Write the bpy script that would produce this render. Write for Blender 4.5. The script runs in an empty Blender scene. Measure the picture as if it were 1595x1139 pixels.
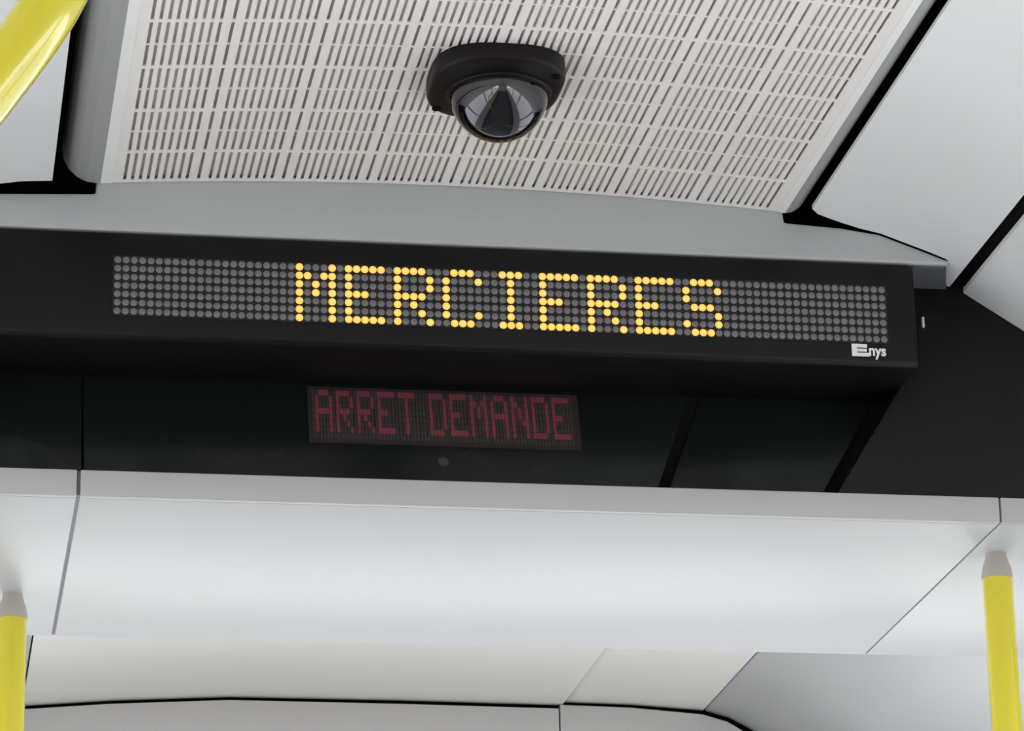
import bpy, bmesh, math
from mathutils import Vector, Matrix

S = bpy.context.scene
C = S.collection

# ------------------------------------------------------------------ camera
cam_d = bpy.data.cameras.new('camera')
cam_d.sensor_width = 36.0
cam_d.lens = 5614.07517 / 1595 * 36.0
cam_d.clip_start = 0.05
cam = bpy.data.objects.new('camera', cam_d)
C.objects.link(cam)
yaw, pitch, roll = 0.171820198, 0.330221352, -0.0206114796
_f = Vector((math.sin(yaw), math.cos(yaw), 0)); _r = Vector((math.cos(yaw), -math.sin(yaw), 0)); _u = Vector((0, 0, 1))
f2 = _f*math.cos(pitch) + _u*math.sin(pitch)
u2 = _u*math.cos(pitch) - _f*math.sin(pitch)
r2 = _r*math.cos(roll) + u2*math.sin(roll)
u3 = u2*math.cos(roll) - _r*math.sin(roll)
cam.matrix_world = Matrix(((r2.x, u3.x, -f2.x, 0), (r2.y, u3.y, -f2.y, 0), (r2.z, u3.z, -f2.z, 1.15), (0, 0, 0, 1)))
S.camera = cam

# ------------------------------------------------------------------ sky, light, exposure
S.view_settings.view_transform = 'Standard'
S.view_settings.look = 'None'
S.view_settings.gamma = 1.0
S.view_settings.use_curve_mapping = False
S.view_settings.exposure = 2.5
S.cycles.use_denoising = True
S.cycles.max_bounces = 10
S.cycles.diffuse_bounces = 6

w = bpy.data.worlds.new('overcast_sky')
S.world = w
w.use_nodes = True
bg = w.node_tree.nodes['Background']
bg.inputs['Color'].default_value = (0.93, 0.97, 1.0, 1)      # even overcast sky
bg.inputs['Strength'].default_value = 1.0

# ------------------------------------------------------------------ materials
def mat(name, col, rough=0.5, spec=0.5, noise=0.0, nscale=30.0, emit=None, estr=0.0, metal=0.0, bump=0.0, bscale=400.0, coat=0.0):
    m = bpy.data.materials.new(name); m.use_nodes = True
    nt = m.node_tree; b = nt.nodes['Principled BSDF']
    b.inputs['Base Color'].default_value = (*col, 1)
    b.inputs['Roughness'].default_value = rough
    b.inputs['Specular IOR Level'].default_value = spec
    b.inputs['Metallic'].default_value = metal
    b.inputs['Coat Weight'].default_value = coat
    tc = nt.nodes.new('ShaderNodeTexCoord')
    if noise > 0:
        n = nt.nodes.new('ShaderNodeTexNoise'); n.inputs['Scale'].default_value = nscale; n.inputs['Detail'].default_value = 5
        nt.links.new(tc.outputs['Object'], n.inputs['Vector'])
        mx = nt.nodes.new('ShaderNodeMix'); mx.data_type = 'RGBA'
        mx.inputs[6].default_value = (*[c*(1-noise) for c in col], 1)
        mx.inputs[7].default_value = (*[min(1, c*(1+noise)) for c in col], 1)
        nt.links.new(n.outputs['Fac'], mx.inputs[0]); nt.links.new(mx.outputs[2], b.inputs['Base Color'])
    if bump > 0:
        n2 = nt.nodes.new('ShaderNodeTexNoise'); n2.inputs['Scale'].default_value = bscale
        nt.links.new(tc.outputs['Object'], n2.inputs['Vector'])
        bp = nt.nodes.new('ShaderNodeBump'); bp.inputs['Strength'].default_value = bump; bp.inputs['Distance'].default_value = 0.0006
        nt.links.new(n2.outputs['Fac'], bp.inputs['Height']); nt.links.new(bp.outputs['Normal'], b.inputs['Normal'])
    if emit:
        b.inputs['Emission Color'].default_value = (*emit, 1); b.inputs['Emission Strength'].default_value = estr
    return m

M = {}
M['perf']    = mat('warm_white_perforated_metal', (0.87, 0.83, 0.80), 0.5, 0.3, 0.05, 14)
M['felt']    = mat('grey_acoustic_felt', (0.80, 0.75, 0.70), 0.95, 0.1, 0.15, 90)
M['cap']     = mat('dark_grey_shade_and_seam', (0.13, 0.13, 0.145), 0.5, 0.3)  # underside shade put into the colour; also fills the panel seams
M['trim']    = mat('light_grey_trim', (0.88, 0.88, 0.86), 0.45, 0.35, 0.03, 9)
M['trim_shade']   = mat('trim_grey_shaded', (0.36, 0.36, 0.35), 0.55, 0.3, 0.03, 9)  # darker copy of the trim, the groove's shade put into its colour
M['cove']    = mat('pale_grey_plastic', (0.82, 0.83, 0.835), 0.42, 0.4, 0.035, 6, bump=0.04)
M['header']  = mat('grey_painted_aluminium', (0.44, 0.455, 0.455), 0.42, 0.4, 0.04, 10)
M['white']   = mat('cool_white_panel', (0.50, 0.503, 0.510), 0.38, 0.4, 0.015, 4, bump=0.03)
M['strip']   = mat('warm_grey_edge_strip', (0.45, 0.443, 0.432), 0.45, 0.35, 0.04, 8)
M['whitew']  = mat('ivory_panel', (0.85, 0.83, 0.78), 0.45, 0.35, 0.03, 5)
M['grey_p']  = mat('dull_grey_panel', (0.55, 0.53, 0.53), 0.5, 0.3, 0.03, 5)
M['black']   = mat('black_plastic', (0.0055, 0.0055, 0.0060), 0.45, 0.22, 0.12, 25, bump=0.08)
M['blackg']  = mat('smoked_black_panel', (0.0075, 0.0095, 0.0095), 0.25, 0.3, 0.1, 12)
M['blackv']  = mat('black_side_moulding', (0.0062, 0.0054, 0.0070), 0.45, 0.22, 0.12, 20)
M['void']    = mat('dark_cavity', (0.006, 0.006, 0.006), 0.9, 0.1)  # near-black so open gaps and hollows look dark
M['gap_dark']  = mat('black_gap_backing', (0.010, 0.009, 0.010), 0.7, 0.2)  # near-black backing that makes the gaps read as deep shade
M['mask']    = mat('matt_black_led_mask', (0.011, 0.010, 0.012), 0.55, 0.3)
M['led_off'] = mat('unlit_led_lens', (0.165, 0.159, 0.166), 0.45, 0.4)
M['led_on']  = mat('lit_amber_led', (0.6, 0.35, 0.05), 0.4, 0.3, emit=(1.0, 0.56, 0.105), estr=0.16)
def led_core(m):
    # an LED lens: pale bright die in the middle, deeper amber towards the rim
    nt = m.node_tree; b = nt.nodes['Principled BSDF']
    tc = nt.nodes.new('ShaderNodeTexCoord'); le = nt.nodes.new('ShaderNodeVectorMath'); le.operation = 'LENGTH'
    mr = nt.nodes.new('ShaderNodeMapRange'); mr.inputs['From Min'].default_value = 0.0012; mr.inputs['From Max'].default_value = 0.0038
    mx = nt.nodes.new('ShaderNodeMix'); mx.data_type = 'RGBA'
    mx.inputs[6].default_value = (1.0, 0.70, 0.24, 1); mx.inputs[7].default_value = (0.85, 0.36, 0.03, 1)
    nt.links.new(tc.outputs['Object'], le.inputs[0]); nt.links.new(le.outputs['Value'], mr.inputs['Value'])
    nt.links.new(mr.outputs['Result'], mx.inputs[0]); nt.links.new(mx.outputs[2], b.inputs['Emission Color'])
led_core(M['led_on'])
M['logo']    = mat('white_print', (0.78, 0.77, 0.80), 0.5, 0.3)
M['arr_bg']  = mat('dim_grey_display_glass', (0.034, 0.028, 0.026), 0.35, 0.4, 0.2, 40)
M['arr_off'] = mat('unlit_grey_segment', (0.060, 0.048, 0.046), 0.5, 0.3, 0.1, 60)
M['arr_on']  = mat('dark_red_segment', (0.20, 0.046, 0.058), 0.45, 0.3, 0.15, 60)
M['yellow']  = mat('yellow_powder_coat', (0.66, 0.56, 0.008), 0.2, 0.5, 0.03, 20, coat=0.9)
M['top_cone']  = mat('beige_top_cone', (0.42, 0.39, 0.345), 0.5, 0.3)
M['camb']    = mat('black_camera_plastic', (0.0070, 0.0042, 0.0062), 0.45, 0.2)
M['dome']    = mat('smoked_dome', (0.10, 0.093, 0.10), 0.03, 0.5, metal=1.0)
M['steel']   = mat('steel', (0.6, 0.6, 0.6), 0.3, 0.5, metal=1.0)
M['wall']    = mat('grey_wall_lining', (0.40, 0.40, 0.40), 0.6, 0.3, 0.05, 3)
M['floor']   = mat('speckled_grey_vinyl', (0.075, 0.075, 0.08), 0.6, 0.3, 0.3, 60)
M['ground']  = mat('light_concrete', (0.48, 0.475, 0.465), 0.9, 0.2, 0.2, 8)

# ------------------------------------------------------------------ helpers
def finish(name, bm, m, parent=None, smooth=False, bevel=0.0, seg=2):
    bmesh.ops.remove_doubles(bm, verts=bm.verts, dist=1e-6)
    if bevel > 0:
        es = [e for e in bm.edges if len(e.link_faces) == 2 and e.calc_face_angle(0) > 0.5]
        bmesh.ops.bevel(bm, geom=es, offset=bevel, segments=seg, profile=0.5, affect='EDGES', clamp_overlap=True)
    bmesh.ops.recalc_face_normals(bm, faces=bm.faces)
    me = bpy.data.meshes.new(name); bm.to_mesh(me); bm.free()
    if smooth or bevel > 0:
        for p in me.polygons: p.use_smooth = True
        if bevel > 0 and not smooth:
            me.set_sharp_from_angle(angle=math.radians(40))
    me.materials.append(m)
    o = bpy.data.objects.new(name, me); C.objects.link(o)
    if parent is not None:
        o.parent = parent
        o.matrix_parent_inverse = parent.matrix_world.inverted() if False else Matrix.Translation(-parent.location)
    return o

def root(name, loc=(0, 0, 0), kind=None, label=None, cat=None, group=None):
    o = bpy.data.objects.new(name, None); C.objects.link(o); o.location = loc; o.empty_display_size = 0.05
    return tag(o, kind, label, cat, group)

def tag(o, kind=None, label=None, cat=None, group=None):
    if kind: o['kind'] = kind
    if label: o['label'] = label
    if cat: o['category'] = cat
    if group: o['group'] = group
    return o

def add_box(bm, x0, x1, y0, y1, z0, z1):
    v = [bm.verts.new(p) for p in ((x0,y0,z0),(x1,y0,z0),(x1,y1,z0),(x0,y1,z0),(x0,y0,z1),(x1,y0,z1),(x1,y1,z1),(x0,y1,z1))]
    for q in ((0,3,2,1),(4,5,6,7),(0,1,5,4),(1,2,6,5),(2,3,7,6),(3,0,4,7)):
        bm.faces.new([v[i] for i in q])

def box(name, x0, x1, y0, y1, z0, z1, m, parent=None, bevel=0.0):
    bm = bmesh.new(); add_box(bm, x0, x1, y0, y1, z0, z1)
    return finish(name, bm, m, parent, bevel=bevel)

def prism(name, pts0, pts1, m, parent=None, bevel=0.0, smooth=False):
    """loft between two equal polygons (lists of 3D points), capped"""
    bm = bmesh.new()
    a = [bm.verts.new(p) for p in pts0]; b = [bm.verts.new(p) for p in pts1]
    n = len(a)
    for i in range(n):
        bm.faces.new((a[i], a[(i+1) % n], b[(i+1) % n], b[i]))
    bm.faces.new(list(reversed(a))); bm.faces.new(b)
    return finish(name, bm, m, parent, bevel=bevel, smooth=smooth)

def extr_y(name, xz, y0, y1, m, parent=None, bevel=0.0):
    return prism(name, [(x, y0, z) for x, z in xz], [(x, y1, z) for x, z in xz], m, parent, bevel)

def extr_x(name, yz, x0, x1, m, parent=None, bevel=0.0):
    return prism(name, [(x0, y, z) for y, z in yz], [(x1, y, z) for y, z in yz], m, parent, bevel)

def sheet_y(name, prof, t, y0, y1, m, parent=None, bevel=0.0, y0s=None, y1s=None):
    """bent sheet: profile of (x, z) along x, thickness t upwards, extruded in y"""
    n = len(prof)
    top = [(x, z+t) for x, z in reversed(prof)]
    xz = list(prof) + top
    return extr_y(name, xz, y0, y1, m, parent, bevel)

def tube(name, pts, r, m, parent=None, nseg=24, cap=True):
    bm = bmesh.new(); pts = [Vector(p) for p in pts]; rings = []
    up = Vector((0, 1, 0)); prev = None
    for i, p in enumerate(pts):
        t = (pts[min(i+1, len(pts)-1)] - pts[max(i-1, 0)]).normalized()
        if prev is None:
            n = t.cross(up);
            if n.length < 1e-4: n = t.cross(Vector((1, 0, 0)))
            n.normalize()
        else:
            n = (prev - t*prev.dot(t)).normalized()
        prev = n; b = t.cross(n)
        rr = r[i] if isinstance(r, (list, tuple)) else r
        rings.append([bm.verts.new(p + (n*math.cos(2*math.pi*k/nseg) + b*math.sin(2*math.pi*k/nseg))*rr) for k in range(nseg)])
    for a, b in zip(rings, rings[1:]):
        for k in range(nseg):
            bm.faces.new((a[k], a[(k+1) % nseg], b[(k+1) % nseg], b[k]))
    if cap:
        bm.faces.new(rings[0][::-1]); bm.faces.new(rings[-1])
    o = finish(name, bm, m, parent, smooth=True)
    o.data.set_sharp_from_angle(angle=math.radians(50))
    return o

def lathe(name, prof, centre, m, parent=None, nseg=32, sharp=50):
    """prof of (radius, z) turned about the vertical axis through centre"""
    bm = bmesh.new(); rings = []
    for r, z in prof:
        if r < 1e-6:
            rings.append([bm.verts.new((centre[0], centre[1], centre[2]+z))])
        else:
            rings.append([bm.verts.new((centre[0]+r*math.cos(2*math.pi*k/nseg), centre[1]+r*math.sin(2*math.pi*k/nseg), centre[2]+z)) for k in range(nseg)])
    for a, b in zip(rings, rings[1:]):
        for k in range(nseg):
            k2 = (k+1) % nseg
            if len(a) == 1 and len(b) == 1: continue
            if len(a) == 1: bm.faces.new((a[0], b[k], b[k2]))
            elif len(b) == 1: bm.faces.new((a[k], a[k2], b[0]))
            else: bm.faces.new((a[k], a[k2], b[k2], b[k]))
    for rg in (rings[0], rings[-1]):
        if len(rg) > 1: bm.faces.new(rg)
    o = finish(name, bm, m, parent, smooth=True)
    o.data.set_sharp_from_angle(angle=math.radians(sharp))
    return o

def catmull(pts, n=8):
    P = [Vector(p) for p in pts]; out = []
    for i in range(len(P)-1):
        p0 = P[max(i-1, 0)]; p1 = P[i]; p2 = P[i+1]; p3 = P[min(i+2, len(P)-1)]
        for k in range(n):
            t = k/n
            out.append(0.5*((2*p1) + (p2-p0)*t + (2*p0-5*p1+4*p2-p3)*t*t + (3*p1-p0-3*p2+p3)*t**3))
    out.append(P[-1]); return out

# ------------------------------------------------------------------ bus shell (mostly outside the picture; it gives the light its windows)
XL, XR = -0.77, 1.73
YB, YF = -4.5, 5.7
g = box('ground', -14, 15, -14, 16, -0.45, -0.40, M['ground'])
tag(g, 'structure', 'pale grey concrete paving under the bus', 'ground')
o = box('floor', XL, XR, YB, YF, -0.06, 0.0, M['floor']); tag(o, 'structure', 'speckled grey vinyl floor of the bus', 'floor')
for nm, x0, x1, side in (('wall_left', XL-0.05, XL, 'left'), ('wall_right', XR, XR+0.05, 'right')):
    r = root(nm, ((x0+x1)/2, 0, 0), 'structure', 'grey lined bus side wall with window openings on the %s' % side, 'wall')
    box('lower_lining', x0, x1, YB, YF, -0.05, 0.88, M['wall'], r)
    box('upper_lining', x0, x1, YB, YF, 1.90, 2.47, M['wall'], r)
    for y in (YB+0.05, -2.9, -1.4, 0.1, 1.6, 3.1, 4.4, YF-0.05):
        box('pillar', x0, x1, y-0.05, y+0.05, 0.88, 1.90, M['wall'], r)
o = box('wall_rear', XL, XR, YB-0.05, YB, -0.05, 2.47, M['wall']); tag(o, 'structure', 'grey rear wall of the bus behind the viewer', 'wall')
o = box('roof', XL-0.05, XR+0.05, YB-0.05, YF, 2.47, 2.50, M['void']); tag(o, 'structure', 'dark bus roof above the ceiling linings', 'roof')

# ------------------------------------------------------------------ upper ceiling: perforated centre, trims, coves
YC = 3.1105                                        # plane where the ceiling meets the header
CY0 = 2.20                                         # perforations are built from here on; plain sheet behind
ceil = root('ceiling', (0.4825, 2.0, 2.40), 'structure', 'upper bus ceiling with perforated beige centre and pale cove panels', 'ceiling')
GX0, GX1, GC = 0.168, 0.799, 0.4835
def cam_z(x): return 2.4085 - 0.0115*((x-GC)/0.315)**2
BAY = 0.0787
cols = []
for b in range(-4, 5):
    cx = GC + b*BAY
    cols.append(cx)
    if b < 4:
        for i in range(9): cols.append(cx + 0.01055 + i*0.0072)
HW = 0.0030
cols = sorted(c for c in cols if GX0+0.003 < c < GX1-0.003)
rows = []
yb = 2.845 - 0.096*8
while yb < YC:
    y0 = max(yb+0.0016, CY0+0.004); y1 = min(yb+0.096-0.0016, YC-0.004)
    if y1 > y0+0.004:
        n = max(1, round((y1-y0)/0.046)); st = (y1-y0)/n
        for k in range(n): rows.append((y0+k*st+0.0006, y0+(k+1)*st-0.0006))
    yb += 0.096
bm = bmesh.new()
T = 0.0016
def quad(*p): bm.faces.new([bm.verts.new(q) for q in p])
edges = [GX0] + [e for c in cols for e in (c-HW/2, c+HW/2)] + [GX1]
for i in range(0, len(edges)-1, 2):                 # the solid strips between hole columns
    a, b = edges[i], edges[i+1]; za, zb = cam_z(a), cam_z(b)
    quad((a,CY0,za),(a,YC,za),(b,YC,zb),(b,CY0,zb))
    quad((a,CY0,za),(a,CY0,za+T),(a,YC,za+T),(a,YC,za))
    quad((b,CY0,zb),(b,YC,zb),(b,YC,zb+T),(b,CY0,zb+T))
ys = [CY0] + [e for r_ in rows for e in r_] + [YC]
for c in cols:                                       # the bridges between the holes of one column
    a, b = c-HW/2, c+HW/2; za, zb = cam_z(a), cam_z(b)
    for j in range(0, len(ys)-1, 2):
        p, q = ys[j], ys[j+1]
        quad((a,p,za),(a,q,za),(b,q,zb),(b,p,zb))
        quad((a,p,za),(b,p,zb),(b,p,zb+T),(a,p,za+T))
        quad((a,q,za),(a,q,za+T),(b,q,zb+T),(b,q,zb))
me = bpy.data.meshes.new('perforated_panel'); bm.to_mesh(me); bm.free(); me.materials.append(M['perf'])
o = bpy.data.objects.new('perforated_panel', me); C.objects.link(o); o.parent = ceil; o.matrix_parent_inverse = Matrix.Translation(-ceil.location)
N = 12
prof = [(GX0 + (GX1-GX0)*i/N, cam_z(GX0 + (GX1-GX0)*i/N)+0.006) for i in range(N+1)]
sheet_y('acoustic_backing', prof, 0.004, CY0, YC, M['felt'], ceil)
prof = [(x, z-0.006) for x, z in prof]
sheet_y('plain_panel', prof, 0.004, YB, CY0-0.004, M['perf'], ceil)
# trims: flat lip, then a hollow running up into the shadow gap
def arc(xa, za, xb, zb, n=5):
    out = []
    for i in range(n+1):
        a = math.pi/2*i/n
        out.append((xa + (xb-xa)*math.sin(a), za + (zb-za)*(1-math.cos(a))))
    return out
pl = list(reversed(arc(0.1545, 2.3955, 0.122, 2.428))) + [(GX0, 2.3965)]
pl[-2] = (0.1575, 2.3955)
sheet_y('edge_trim', pl[-2:], 0.004, YB, YC, M['trim'], ceil)
sheet_y('trim_hollow_shaded', pl[:-1], 0.004, YB, YC, M['trim_shade'], ceil)  # hollow of the trim, painted darker for the shade in the groove
pr = [(GX1, 2.3965)] + arc(0.8065, 2.3955, 0.831, 2.428)
sheet_y('edge_trim', pr[:2], 0.004, YB, YC, M['trim'], ceil)
sheet_y('trim_hollow_shaded', pr[1:], 0.004, YB, YC, M['trim_shade'], ceil)
# coves; the inner corner is cut away where it meets the header
def cove(name, prof, yend, cut, m):
    t = 0.004; bm = bmesh.new(); n = len(prof)
    ye = [yend]*n
    for i, c in enumerate(cut): ye[i] = yend - c
    rows_ = []
    for dz in (0, t):
        rows_.append([[bm.verts.new((x, YB, z+dz)) for x, z in prof], [bm.verts.new((x, ye[i], z+dz)) for i, (x, z) in enumerate(prof)]])
    for k, dz in enumerate((0, t)):
        a, b = rows_[k]
        for i in range(n-1): bm.faces.new((a[i], a[i+1], b[i+1], b[i]))
    for e in (0, 1):
        for i in range(n-1): bm.faces.new((rows_[0][e][i], rows_[0][e][i+1], rows_[1][e][i+1], rows_[1][e][i]))
    for i in (0, n-1):
        bm.faces.new((rows_[0][0][i], rows_[0][1][i], rows_[1][1][i], rows_[1][0][i]))
    o = finish(name, bm, m, ceil, smooth=True); o.data.set_sharp_from_angle(angle=math.radians(40)); return o
cr = [(0.8275, 2.392), (0.835, 2.3905), (0.846, 2.3885), (0.861, 2.386), (0.880, 2.3825), (0.899, 2.3785), (0.920, 2.371), (0.945, 2.362), (0.9648, 2.3543), (0.9652, 2.3541), (0.9815, 2.3478)]
cove('cove_panel', cr, 3.1095, [0.022, 0.013, 0.009, 0.004, 0, 0, 0, 0, 0, -0.0555, -0.0555], M['cove'])
cl = [(0.113, 2.392), (0.105, 2.3912), (0.085, 2.389), (0.06, 2.386), (0.03, 2.381), (0.0, 2.373), (-0.02, 2.366)]
cove('cove_panel', cl, 3.1095, [0.010, 0.011, 0.013, 0.010, 0.006], M['cove'])
# next panels beyond the outer shadow gaps, down to the window heads
sr = [(0.9963, 2.3436), (1.0553, 2.3062), (1.20, 2.213), (1.40, 2.08), (1.60, 1.935), (1.73, 1.90)]
sheet_y('side_panel', sr, 0.005, YB, 3.1690, M['cove'], ceil)
sl = [(-0.77, 1.90), (-0.64, 1.935), (-0.44, 2.08), (-0.24, 2.213), (-0.095, 2.3062), (-0.036, 2.345)]
sheet_y('side_panel', sl, 0.005, YB, 3.1690, M['cove'], ceil)
# black sheets behind the gaps, their deep shade put into the colour
box('gap_backing', 0.108, 0.160, YB, YC, 2.445, 2.450, M['gap_dark'], ceil)
box('gap_backing', 0.795, 0.860, YB, YC, 2.445, 2.450, M['gap_dark'], ceil)
sheet_y('gap_backing', [(0.960, 2.372), (1.02, 2.345)], 0.004, YB, 3.168, M['gap_dark'], ceil)
sheet_y('gap_backing', [(-0.06, 2.345), (-0.005, 2.385)], 0.004, YB, 3.168, M['gap_dark'], ceil)

# ------------------------------------------------------------------ front partition: grey header, black mouldings
part = root('bulkhead', (0.48, 3.2, 2.0), 'structure', 'black and grey partition across the ceiling carrying both signs', 'partition')  # root of the whole bulkhead wall, more than a trim
hx = [(-0.02, 2.350), (0.9640, 2.350), (0.9672, 2.3535), (0.945, 2.3618), (0.920, 2.3708), (0.899, 2.3783), (0.861, 2.3835), (0.806, 2.3865), (0.802, 2.420), (0.156, 2.420), (0.1535, 2.3862), (0.03, 2.381), (-0.02, 2.366)]
extr_y('header_rail', hx, 3.1115, 3.172, M['header'], part, bevel=0.0025)
under0 = [(0.9305, 3.1150, 2.3485), (0.9640, 3.1150, 2.3485), (0.9640, 3.1150, 2.3505), (0.9305, 3.1150, 2.3505)]
under1 = [(0.9305, 3.1700, 2.3470), (0.9795, 3.1700, 2.3470), (0.9795, 3.1700, 2.3500), (0.9305, 3.1700, 2.3500)]
prism('underside_shade', under0, under1, M['cap'], part)  # thin dark piece under the rail end, shade put into its colour
box('cavity_back', -0.77, 1.73, 3.172, 3.19, 2.36, 2.469, M['void'], part)
# right moulding: its left edge leans, its top follows the cove
rm = [(0.9179, 2.2284), (0.8600, 2.1362), (1.73, 2.1362), (1.73, 1.93), (1.735, 1.93), (1.735, 2.36), (0.9179, 2.36)]
rm = [(0.8600, 2.1362), (1.73, 2.1362), (1.73, 2.36), (0.935, 2.36), (0.935, 2.2565)]
extr_y('side_moulding', rm, 3.170, 3.230, M['blackv'], part, bevel=0.0015)
# left moulding (beyond the picture edge)
lm = [(0.10, 2.1362), (0.025, 2.2565), (0.025, 2.36), (-0.77, 2.36), (-0.77, 2.1362)]
lm = [(-0.77, 2.1362), (0.058, 2.1362), (0.025, 2.2565), (0.025, 2.36), (-0.77, 2.36)]
extr_y('side_moulding', lm, 3.170, 3.230, M['blackv'], part, bevel=0.0015)
# inclined smoked panels in the recess: bottom flush, top 55 mm back
def slope_panel(name, xb0, xb1, xt0, xt1, m):
    yb, yt, zb, zt, t = 3.184, 3.227, 2.1362, 2.262, 0.006
    a = [(xb0, yb, zb), (xb1, yb, zb), (xt1, yt, zt), (xt0, yt, zt)]
    b = [(x, y+t, z+0.002) for x, y, z in a]
    return prism(name, a, b, m, part, bevel=0.0012)
slope_panel('smoked_panel', 0.1505, 0.6885, 0.1505, 0.739, M['blackg'])
slope_panel('smoked_panel', 0.6990, 0.8480, 0.750, 0.925, M['blackg'])
slope_panel('smoked_panel', 0.064, 0.1492, 0.030, 0.1492, M['blackg'])
extr_x('recess_back', [(3.194, 2.1362), (3.20, 2.1362), (3.245, 2.300), (3.237, 2.300)], 0.025, 0.935, M['void'], part)
box('recess_roof', 0.025, 0.935, 3.172, 3.245, 2.349, 2.352, M['void'], part)

# ------------------------------------------------------------------ lowered white ceiling beyond the partition
low = root('ceiling_lowered', (0.58, 3.4, 2.11), 'structure', 'lowered cool white ceiling panels beyond the partition', 'ceiling')
def l_panel(x0, x1):
    box('edge_strip', x0, x1, 3.165, 3.172, 2.1106, 2.1355, M['strip'], low, bevel=0.0009)
    yz = [(3.1655, 2.1100), (3.6705, 2.1105), (3.6705, 2.1155), (3.1655, 2.1106)]
    yz = [(3.1725, 2.1105), (3.6705, 2.1105), (3.6705, 2.1155), (3.1725, 2.1155)]
    return extr_x('ceiling_panel', yz, x0, x1, M['white'], low, bevel=0.0009)
l_panel(-0.77, 0.1440); l_panel(0.1475, 1.0170); l_panel(1.0190, 1.73)
for xa, xb in ((0.1440, 0.1475), (1.0170, 1.0190)):
    box('seam_strip', xa, xb, 3.1675, 3.6700, 2.1118, 2.1350, M['cap'], low)

# ------------------------------------------------------------------ farther ceiling and the wall under it
far = root('ceiling_far', (0.58, 4.0, 2.25), 'structure', 'dull ivory far ceiling panels above the front end', 'ceiling')
ZF = 2.245
def f_panel(prof, m): return sheet_y('ceiling_panel', prof, 0.005, 3.30, 4.4615, m, far, bevel=0.0008)
f_panel([(-0.77, 2.165), (-0.30, 2.20), (0.1389, 2.2255)], M['white'])
f_panel([(0.1410, 2.2255), (0.25, 2.2345), (0.40, 2.2425), (0.62, 2.2425), (0.8305, 2.2405)], M['whitew'])
f_panel([(0.8320, 2.2445), (0.92, 2.2430), (1.0165, 2.2375)], M['whitew'])
f_panel([(1.0190, 2.2370), (1.05, 2.2285), (1.08, 2.213), (1.12, 2.190), (1.18, 2.160), (1.30, 2.130), (1.73, 2.120)], M['white'])
box('seam_backing', 0.12, 0.16, 3.3, 4.46, 2.237, 2.239, M['gap_dark'], far)
box('seam_backing', 0.98, 1.035, 3.3, 4.46, 2.2505, 2.2515, M['gap_dark'], far)
endw = root('wall_end', (0.5, 4.47, 2.1), 'structure', 'grey header panels closing the far end above the windscreen', 'wall')
extr_y('end_panel', [(-0.77, 1.95), (0.8245, 1.95), (0.8245, 2.2345), (0.62, 2.2365), (0.40, 2.2370), (0.25, 2.2290), (0.141, 2.2198), (-0.30, 2.194), (-0.77, 2.159)], 4.452, 4.475, M['grey_p'], endw, bevel=0.001)
extr_y('end_panel', [(0.8265, 1.95), (1.73, 1.95), (1.73, 2.110), (1.30, 2.118), (1.18, 2.146), (1.12, 2.177), (1.076, 2.204), (1.046, 2.2215), (1.0135, 2.2305), (0.92, 2.2375), (0.8265, 2.2395)], 4.452, 4.475, M['grey_p'], endw, bevel=0.001)
box('end_cavity', -0.77, 1.73, 4.480, 4.50, 1.97, 2.45, M['void'], endw)

# ------------------------------------------------------------------ amber LED destination sign
sign = root('led_display', (0.48, 3.168, 2.246), None, 'long black overhead display showing amber dots reading MERCIERES under grey rail', 'sign')
FY = 3.1115
yz = [(FY, 2.3480), (FY, 2.2495), (FY+0.004, 2.2455), (3.226, 2.2455), (3.226, 2.3480)]
extr_x('housing', yz, 0.030, 0.9300, M['black'], sign, bevel=0.0015)
LX, LZ, PX, PZ = 0.1748, 2.3214, 0.0076075, 0.00830
mask = box('led_panel', LX-0.0045, LX+95*PX+0.0045, FY-0.0008, FY+0.001, LZ-6*PZ-0.0045, LZ+0.0045, M['mask'], sign)
font = {
 'M': ['10001','11011','10101','10101','10001','10001','10001'],
 'E': ['11111','10000','10000','11100','10000','10000','11111'],
 'R': ['11110','10001','10001','11110','10100','10010','10001'],
 'C': ['01110','10001','10000','10000','10000','10001','01110'],
 'I': ['01110','00100','00100','00100','00100','00100','01110'],
 'S': ['01110','10001','10000','01110','00001','10001','01110'],
 'A': ['01110','10001','10001','11111','10001','10001','10001'],
 'T': ['11111','00100','00100','00100','00100','00100','00100'],
 'D': ['11110','10001','10001','10001','10001','10001','11110'],
 'N': ['10001','11001','10101','10101','10011','10001','10001'],
}
font['M'][3] = '10101'
lit = set()
for k, ch in enumerate('MERCIERES'):
    for r_, line in enumerate(font[ch]):
        for c_, v in enumerate(line):
            if v == '1': lit.add((22 + 6*k + c_, r_))
def led_bm(bm, x, z, R, y0, depth, n=8):
    rim = [bm.verts.new((x+R*math.cos(2*math.pi*k/n+0.39), y0, z+R*math.sin(2*math.pi*k/n+0.39))) for k in range(n)]
    mid = [bm.verts.new((x+0.7*R*math.cos(2*math.pi*k/n+0.39), y0-depth*0.75, z+0.7*R*math.sin(2*math.pi*k/n+0.39))) for k in range(n)]
    tip = bm.verts.new((x, y0-depth, z))
    for k in range(n):
        k2 = (k+1) % n
        bm.faces.new((rim[k], rim[k2], mid[k2], mid[k])); bm.faces.new((mid[k], mid[k2], tip))
bm = bmesh.new()
for c_ in range(96):
    for r_ in range(7):
        if (c_, r_) not in lit: led_bm(bm, LX+c_*PX, LZ-r_*PZ, 0.0034, FY-0.0008, 0.0010)
o = finish('unlit_led_grid', bm, M['led_off'], sign, smooth=True)
o['kind'] = 'stuff'; o['label'] = 'grey unlit dots of the matrix'
bm = bmesh.new(); led_bm(bm, 0, 0, 0.0037, 0, 0.0014, 12)
first = finish('lit_led', bm, M['led_on'], None, smooth=True)
ledme = first.data
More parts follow.
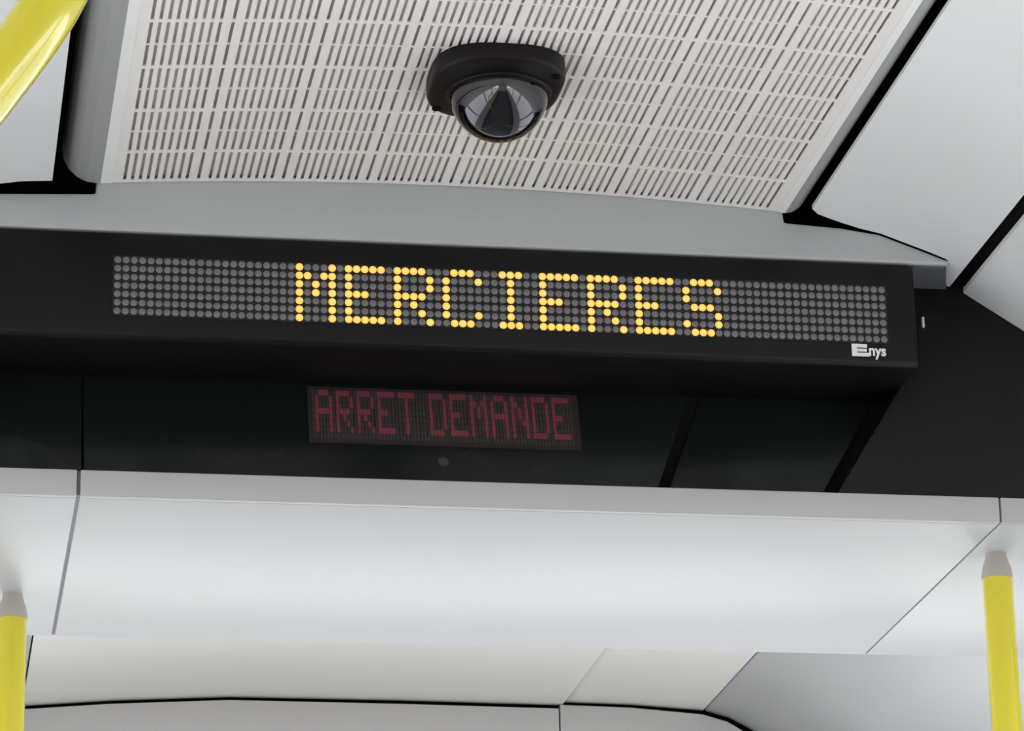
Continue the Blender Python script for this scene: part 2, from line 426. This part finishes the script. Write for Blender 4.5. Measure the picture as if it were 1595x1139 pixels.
for i, (c_, r_) in enumerate(sorted(lit)):
    o = first if i == 0 else first.copy()
    if i: C.objects.link(o)
    o.parent = sign
    o.location = Vector((LX+c_*PX, FY-0.0008, LZ-r_*PZ)) - sign.location
# small white maker's mark at the lower right
def text_mesh(name, s, size, loc, m, parent, sx=1.0, ext=0.0004):
    cu = bpy.data.curves.new(name, 'FONT'); cu.body = s; cu.size = size; cu.extrude = ext; cu.align_x = 'LEFT'; cu.resolution_u = 3; cu.offset = 0.0004
    t = bpy.data.objects.new(name, cu); C.objects.link(t)
    dg = bpy.context.evaluated_depsgraph_get()
    me = bpy.data.meshes.new_from_object(t.evaluated_get(dg)); bpy.data.objects.remove(t)
    me.transform(Matrix.Translation(Vector(loc)-parent.location) @ Matrix.Rotation(math.pi/2, 4, 'X') @ Matrix.Diagonal((sx, 1, 1, 1)))
    me.materials.clear(); me.materials.append(m)
    o = bpy.data.objects.new(name, me); C.objects.link(o); o.parent = parent
    return o
bm = bmesh.new()
lx, lz = 0.8655, 2.2540
for x0, x1, z0, z1 in ((0, 0.0050, 0, 0.0122), (0.0050, 0.0168, 0, 0.0036), (0.0050, 0.0150, 0.0088, 0.0122), (0.0050, 0.0145, 0.0048, 0.0076)):
    add_box(bm, lx+x0, lx+x1, FY-0.0006, FY+0.0004, lz+z0, lz+z1)
lg = finish('logo', bm, M['logo'], sign); lg['label'] = 'small white maker mark'
text_mesh('logo_lettering', 'nys', 0.0150, (lx+0.0162, FY-0.0004, lz+0.0012), M['logo'], sign, 0.86)

# ------------------------------------------------------------------ stop request display in the smoked panel
stop = root('stop_request_sign', (0.4905, 3.200, 2.2), None, 'dim red stop request display reading ARRET DEMANDE in the smoked panel', 'sign')
ny = (3.227-3.184); nz = (2.262-2.1362)
def on_panel(z, off): # point on the inclined panel front, off metres proud of it
    L = math.hypot(ny, nz)
    return 3.184 + ny*(z-2.1362)/nz - off*nz/L, z + off*ny/L*0
def slab(name, x0, x1, z0, z1, off, t, m, parent):
    bm = bmesh.new(); slab_bm(bm, x0, x1, z0, z1, off, t); return finish(name, bm, m, parent)
def slab_bm(bm, x0, x1, z0, z1, off, t):
    ya, _ = on_panel(z0, off); yb_, _ = on_panel(z1, off)
    f = [(x0, ya, z0), (x1, ya, z0), (x1, yb_, z1), (x0, yb_, z1)]
    v = [bm.verts.new(p) for p in f] + [bm.verts.new((x, y+t, z)) for x, y, z in f]
    for q in ((0,1,2,3),(7,6,5,4),(0,4,5,1),(1,5,6,2),(2,6,7,3),(3,7,4,0)): bm.faces.new([v[i] for i in q])
SX0, SX1, SZ0, SZ1 = 0.3610, 0.6210, 2.1795, 2.2420
slab('display_window', SX0, SX1, SZ0, SZ1, 0.0010, 0.003, M['arr_bg'], stop)
TXT = 'ARRET DEMANDE'
cp = 0.00329; x_start = SX0+0.0070; col0 = [6*k if k < 5 else 6*k-3 for k in range(13)]; rp = 0.0068; zt = SZ1-0.0035
bm = bmesh.new()
onset = {}
for k, ch in enumerate(TXT):
    for r_ in range(7):
        for c_ in range(5):
            if ch != ' ' and font[ch][r_][c_] == '1': onset[(col0[k]+c_, r_)] = k
for c_ in range(-1, 75):
    x = x_start+c_*cp
    for r_ in range(8):
        if (c_, r_) in onset: continue
        slab_bm(bm, x+cp*0.2, x+cp*0.8, zt-(r_+1)*rp+0.0006, zt-r_*rp-0.0006, 0.0014, 0.0006)
o = finish('unlit_segment_grid', bm, M['arr_off'], stop); o['kind'] = 'stuff'; o['label'] = 'grey unlit segments'
for k, ch in enumerate(TXT):
    if ch == ' ': continue
    bm = bmesh.new()
    for (c_, r_), kk in onset.items():
        if kk == k:
            x = x_start+c_*cp
            slab_bm(bm, x+cp*0.02, x+cp*0.98, zt-(r_+1)*rp+0.0001, zt-r_*rp-0.0001, 0.0016, 0.0008)
    finish('letter', bm, M['arr_on'], stop)
sy, _ = on_panel(2.1620, 0)
bm = bmesh.new()
bmesh.ops.create_cone(bm, cap_ends=True, segments=20, radius1=0.0055, radius2=0.0048, depth=0.003,
    matrix=Matrix.Translation((0.4865, sy-0.0004, 2.1620)) @ Matrix.Rotation(math.pi/2 - math.atan2(ny, nz), 4, 'X'))
o = finish('sensor', bm, M['arr_off'], stop); o['label'] = 'tiny round grey sensor below the letters'

# ------------------------------------------------------------------ dome camera
dc = root('dome_camera', (0.4845, 2.846, 2.408), None, 'black dome security camera on the perforated ceiling', 'camera')
def sq(a, b, n, k, N_, cx, cy):
    t = 2*math.pi*k/N_; c, s = math.cos(t), math.sin(t)
    return cx + a*math.copysign(abs(c)**(2/n), c), cy + b*math.copysign(abs(s)**(2/n), s)
bm = bmesh.new(); NB = 48; rings = []
for a, b, z in ((0.0585, 0.0665, 2.4082), (0.0585, 0.0665, 2.3965), (0.0575, 0.0655, 2.3938), (0.0552, 0.0632, 2.3922), (0.050, 0.056, 2.3918)):
    rings.append([bm.verts.new((*sq(a, b, 2.9, k, NB, 0.4845, 2.846), z)) for k in range(NB)])
for p, q in zip(rings, rings[1:]):
    for k in range(NB): bm.faces.new((p[k], p[(k+1) % NB], q[(k+1) % NB], q[k]))
bm.faces.new(rings[0]); bm.faces.new(rings[-1])
finish('base', bm, M['camb'], dc, smooth=True).data.set_sharp_from_angle(angle=math.radians(60))
lathe('dome_ring', [(0.0465, 0.0), (0.0465, -0.0015), (0.0455, -0.0025), (0.0430, -0.0028), (0.0430, 0.0)], (0.4878, 2.8497, 2.3919), M['camb'], dc, 48)
R = 0.0432
lathe('dome', [(R*math.cos(a), -R*math.sin(a)) for a in [i*math.pi/2/14 for i in range(14)]] + [(0, -R)], (0.4878, 2.8497, 2.3915), M['dome'], dc, 48, 80)
lathe('screw_hole', [(0.0042, 0.0), (0.0042, -0.0012), (0.0028, -0.0014), (0.0022, -0.0003), (0.0, -0.0003)], (0.5310, 2.8080, 2.3922), M['void'], dc, 20)
lathe('screw_hole', [(0.0042, 0.0), (0.0042, -0.0012), (0.0028, -0.0014), (0.0022, -0.0003), (0.0, -0.0003)], (0.4390, 2.8900, 2.3922), M['void'], dc, 20)

# ------------------------------------------------------------------ yellow poles
def pole(x, y, label, zt=2.1105, r_=0.0148, cone_h=0.025):
    t = root('grab_pole', (x, y, 0), None, label, 'pole')
    tube('rail', [(x, y, 0.012), (x, y, 1.0), (x, y, zt-cone_h)], r_, M['yellow'], t)
    lathe('pole_top_cone', [(0.0152, -cone_h-0.001), (0.0154, -cone_h+0.003), (0.0140, -cone_h+0.010), (0.0105, -0.004), (0.0100, 0.0)], (x, y, zt), M['top_cone'], t)  # tapered cone; shape and colour take in the pole's reflection on the panel
    lathe('floor_flange', [(0.045, 0), (0.045, 0.006), (0.02, 0.012), (0.0148, 0.03)], (x, y, 0.0), M['steel'], t)
    return t
pole(1.0440, 3.2700, 'yellow vertical grab pole under the white ceiling, at the lower right corner of the picture')
pole(0.0985, 3.5100, 'yellow vertical grab pole at the lower left corner of the picture, cut by its edge')
rail_pts = [(-0.205, 2.0, 0.012), (-0.205, 2.0, 1.0), (-0.203, 2.0, 1.55), (-0.19, 2.0, 1.68), (-0.15, 2.0, 1.79), (-0.08, 2.0, 1.880), (-0.02, 2.0, 1.942),
            (0.0215, 2.0, 1.9905), (0.0415, 2.0, 2.0190), (0.0592, 2.0, 2.0470), (0.0718, 2.0, 2.0705), (0.0805, 2.0, 2.0950), (0.087, 2.0, 2.14), (0.092, 2.0, 2.20), (0.093, 2.0, 2.30), (0.093, 2.0, 2.382)]
hr = root('grab_rail', (-0.205, 2.0, 0), None, 'bent glossy yellow handrail crossing the upper left corner of the picture', 'handrail')
tube('rail', catmull(rail_pts, 8), 0.0183, M['yellow'], hr, 32)
lathe('pole_top_cone', [(0.0195, -0.02), (0.0215, -0.016), (0.024, -0.004), (0.026, 0.0)], (0.093, 2.0, 2.3885), M['top_cone'], hr)
lathe('floor_flange', [(0.05, 0), (0.05, 0.006), (0.024, 0.012), (0.0184, 0.03)], (-0.205, 2.0, 0.0), M['steel'], hr)

# ------------------------------------------------------------------ small bright clip beside the sign
cy = 3.170
o = root('clip', (0.9540, cy, 2.3115), None, 'tiny bright metal clip on the black moulding beside the display end', 'clip')
bm = bmesh.new(); add_box(bm, 0.9524, 0.9552, cy-0.003, cy+0.001, 2.3060, 2.3170)
finish('clip_body', bm, M['logo'], o, bevel=0.001)
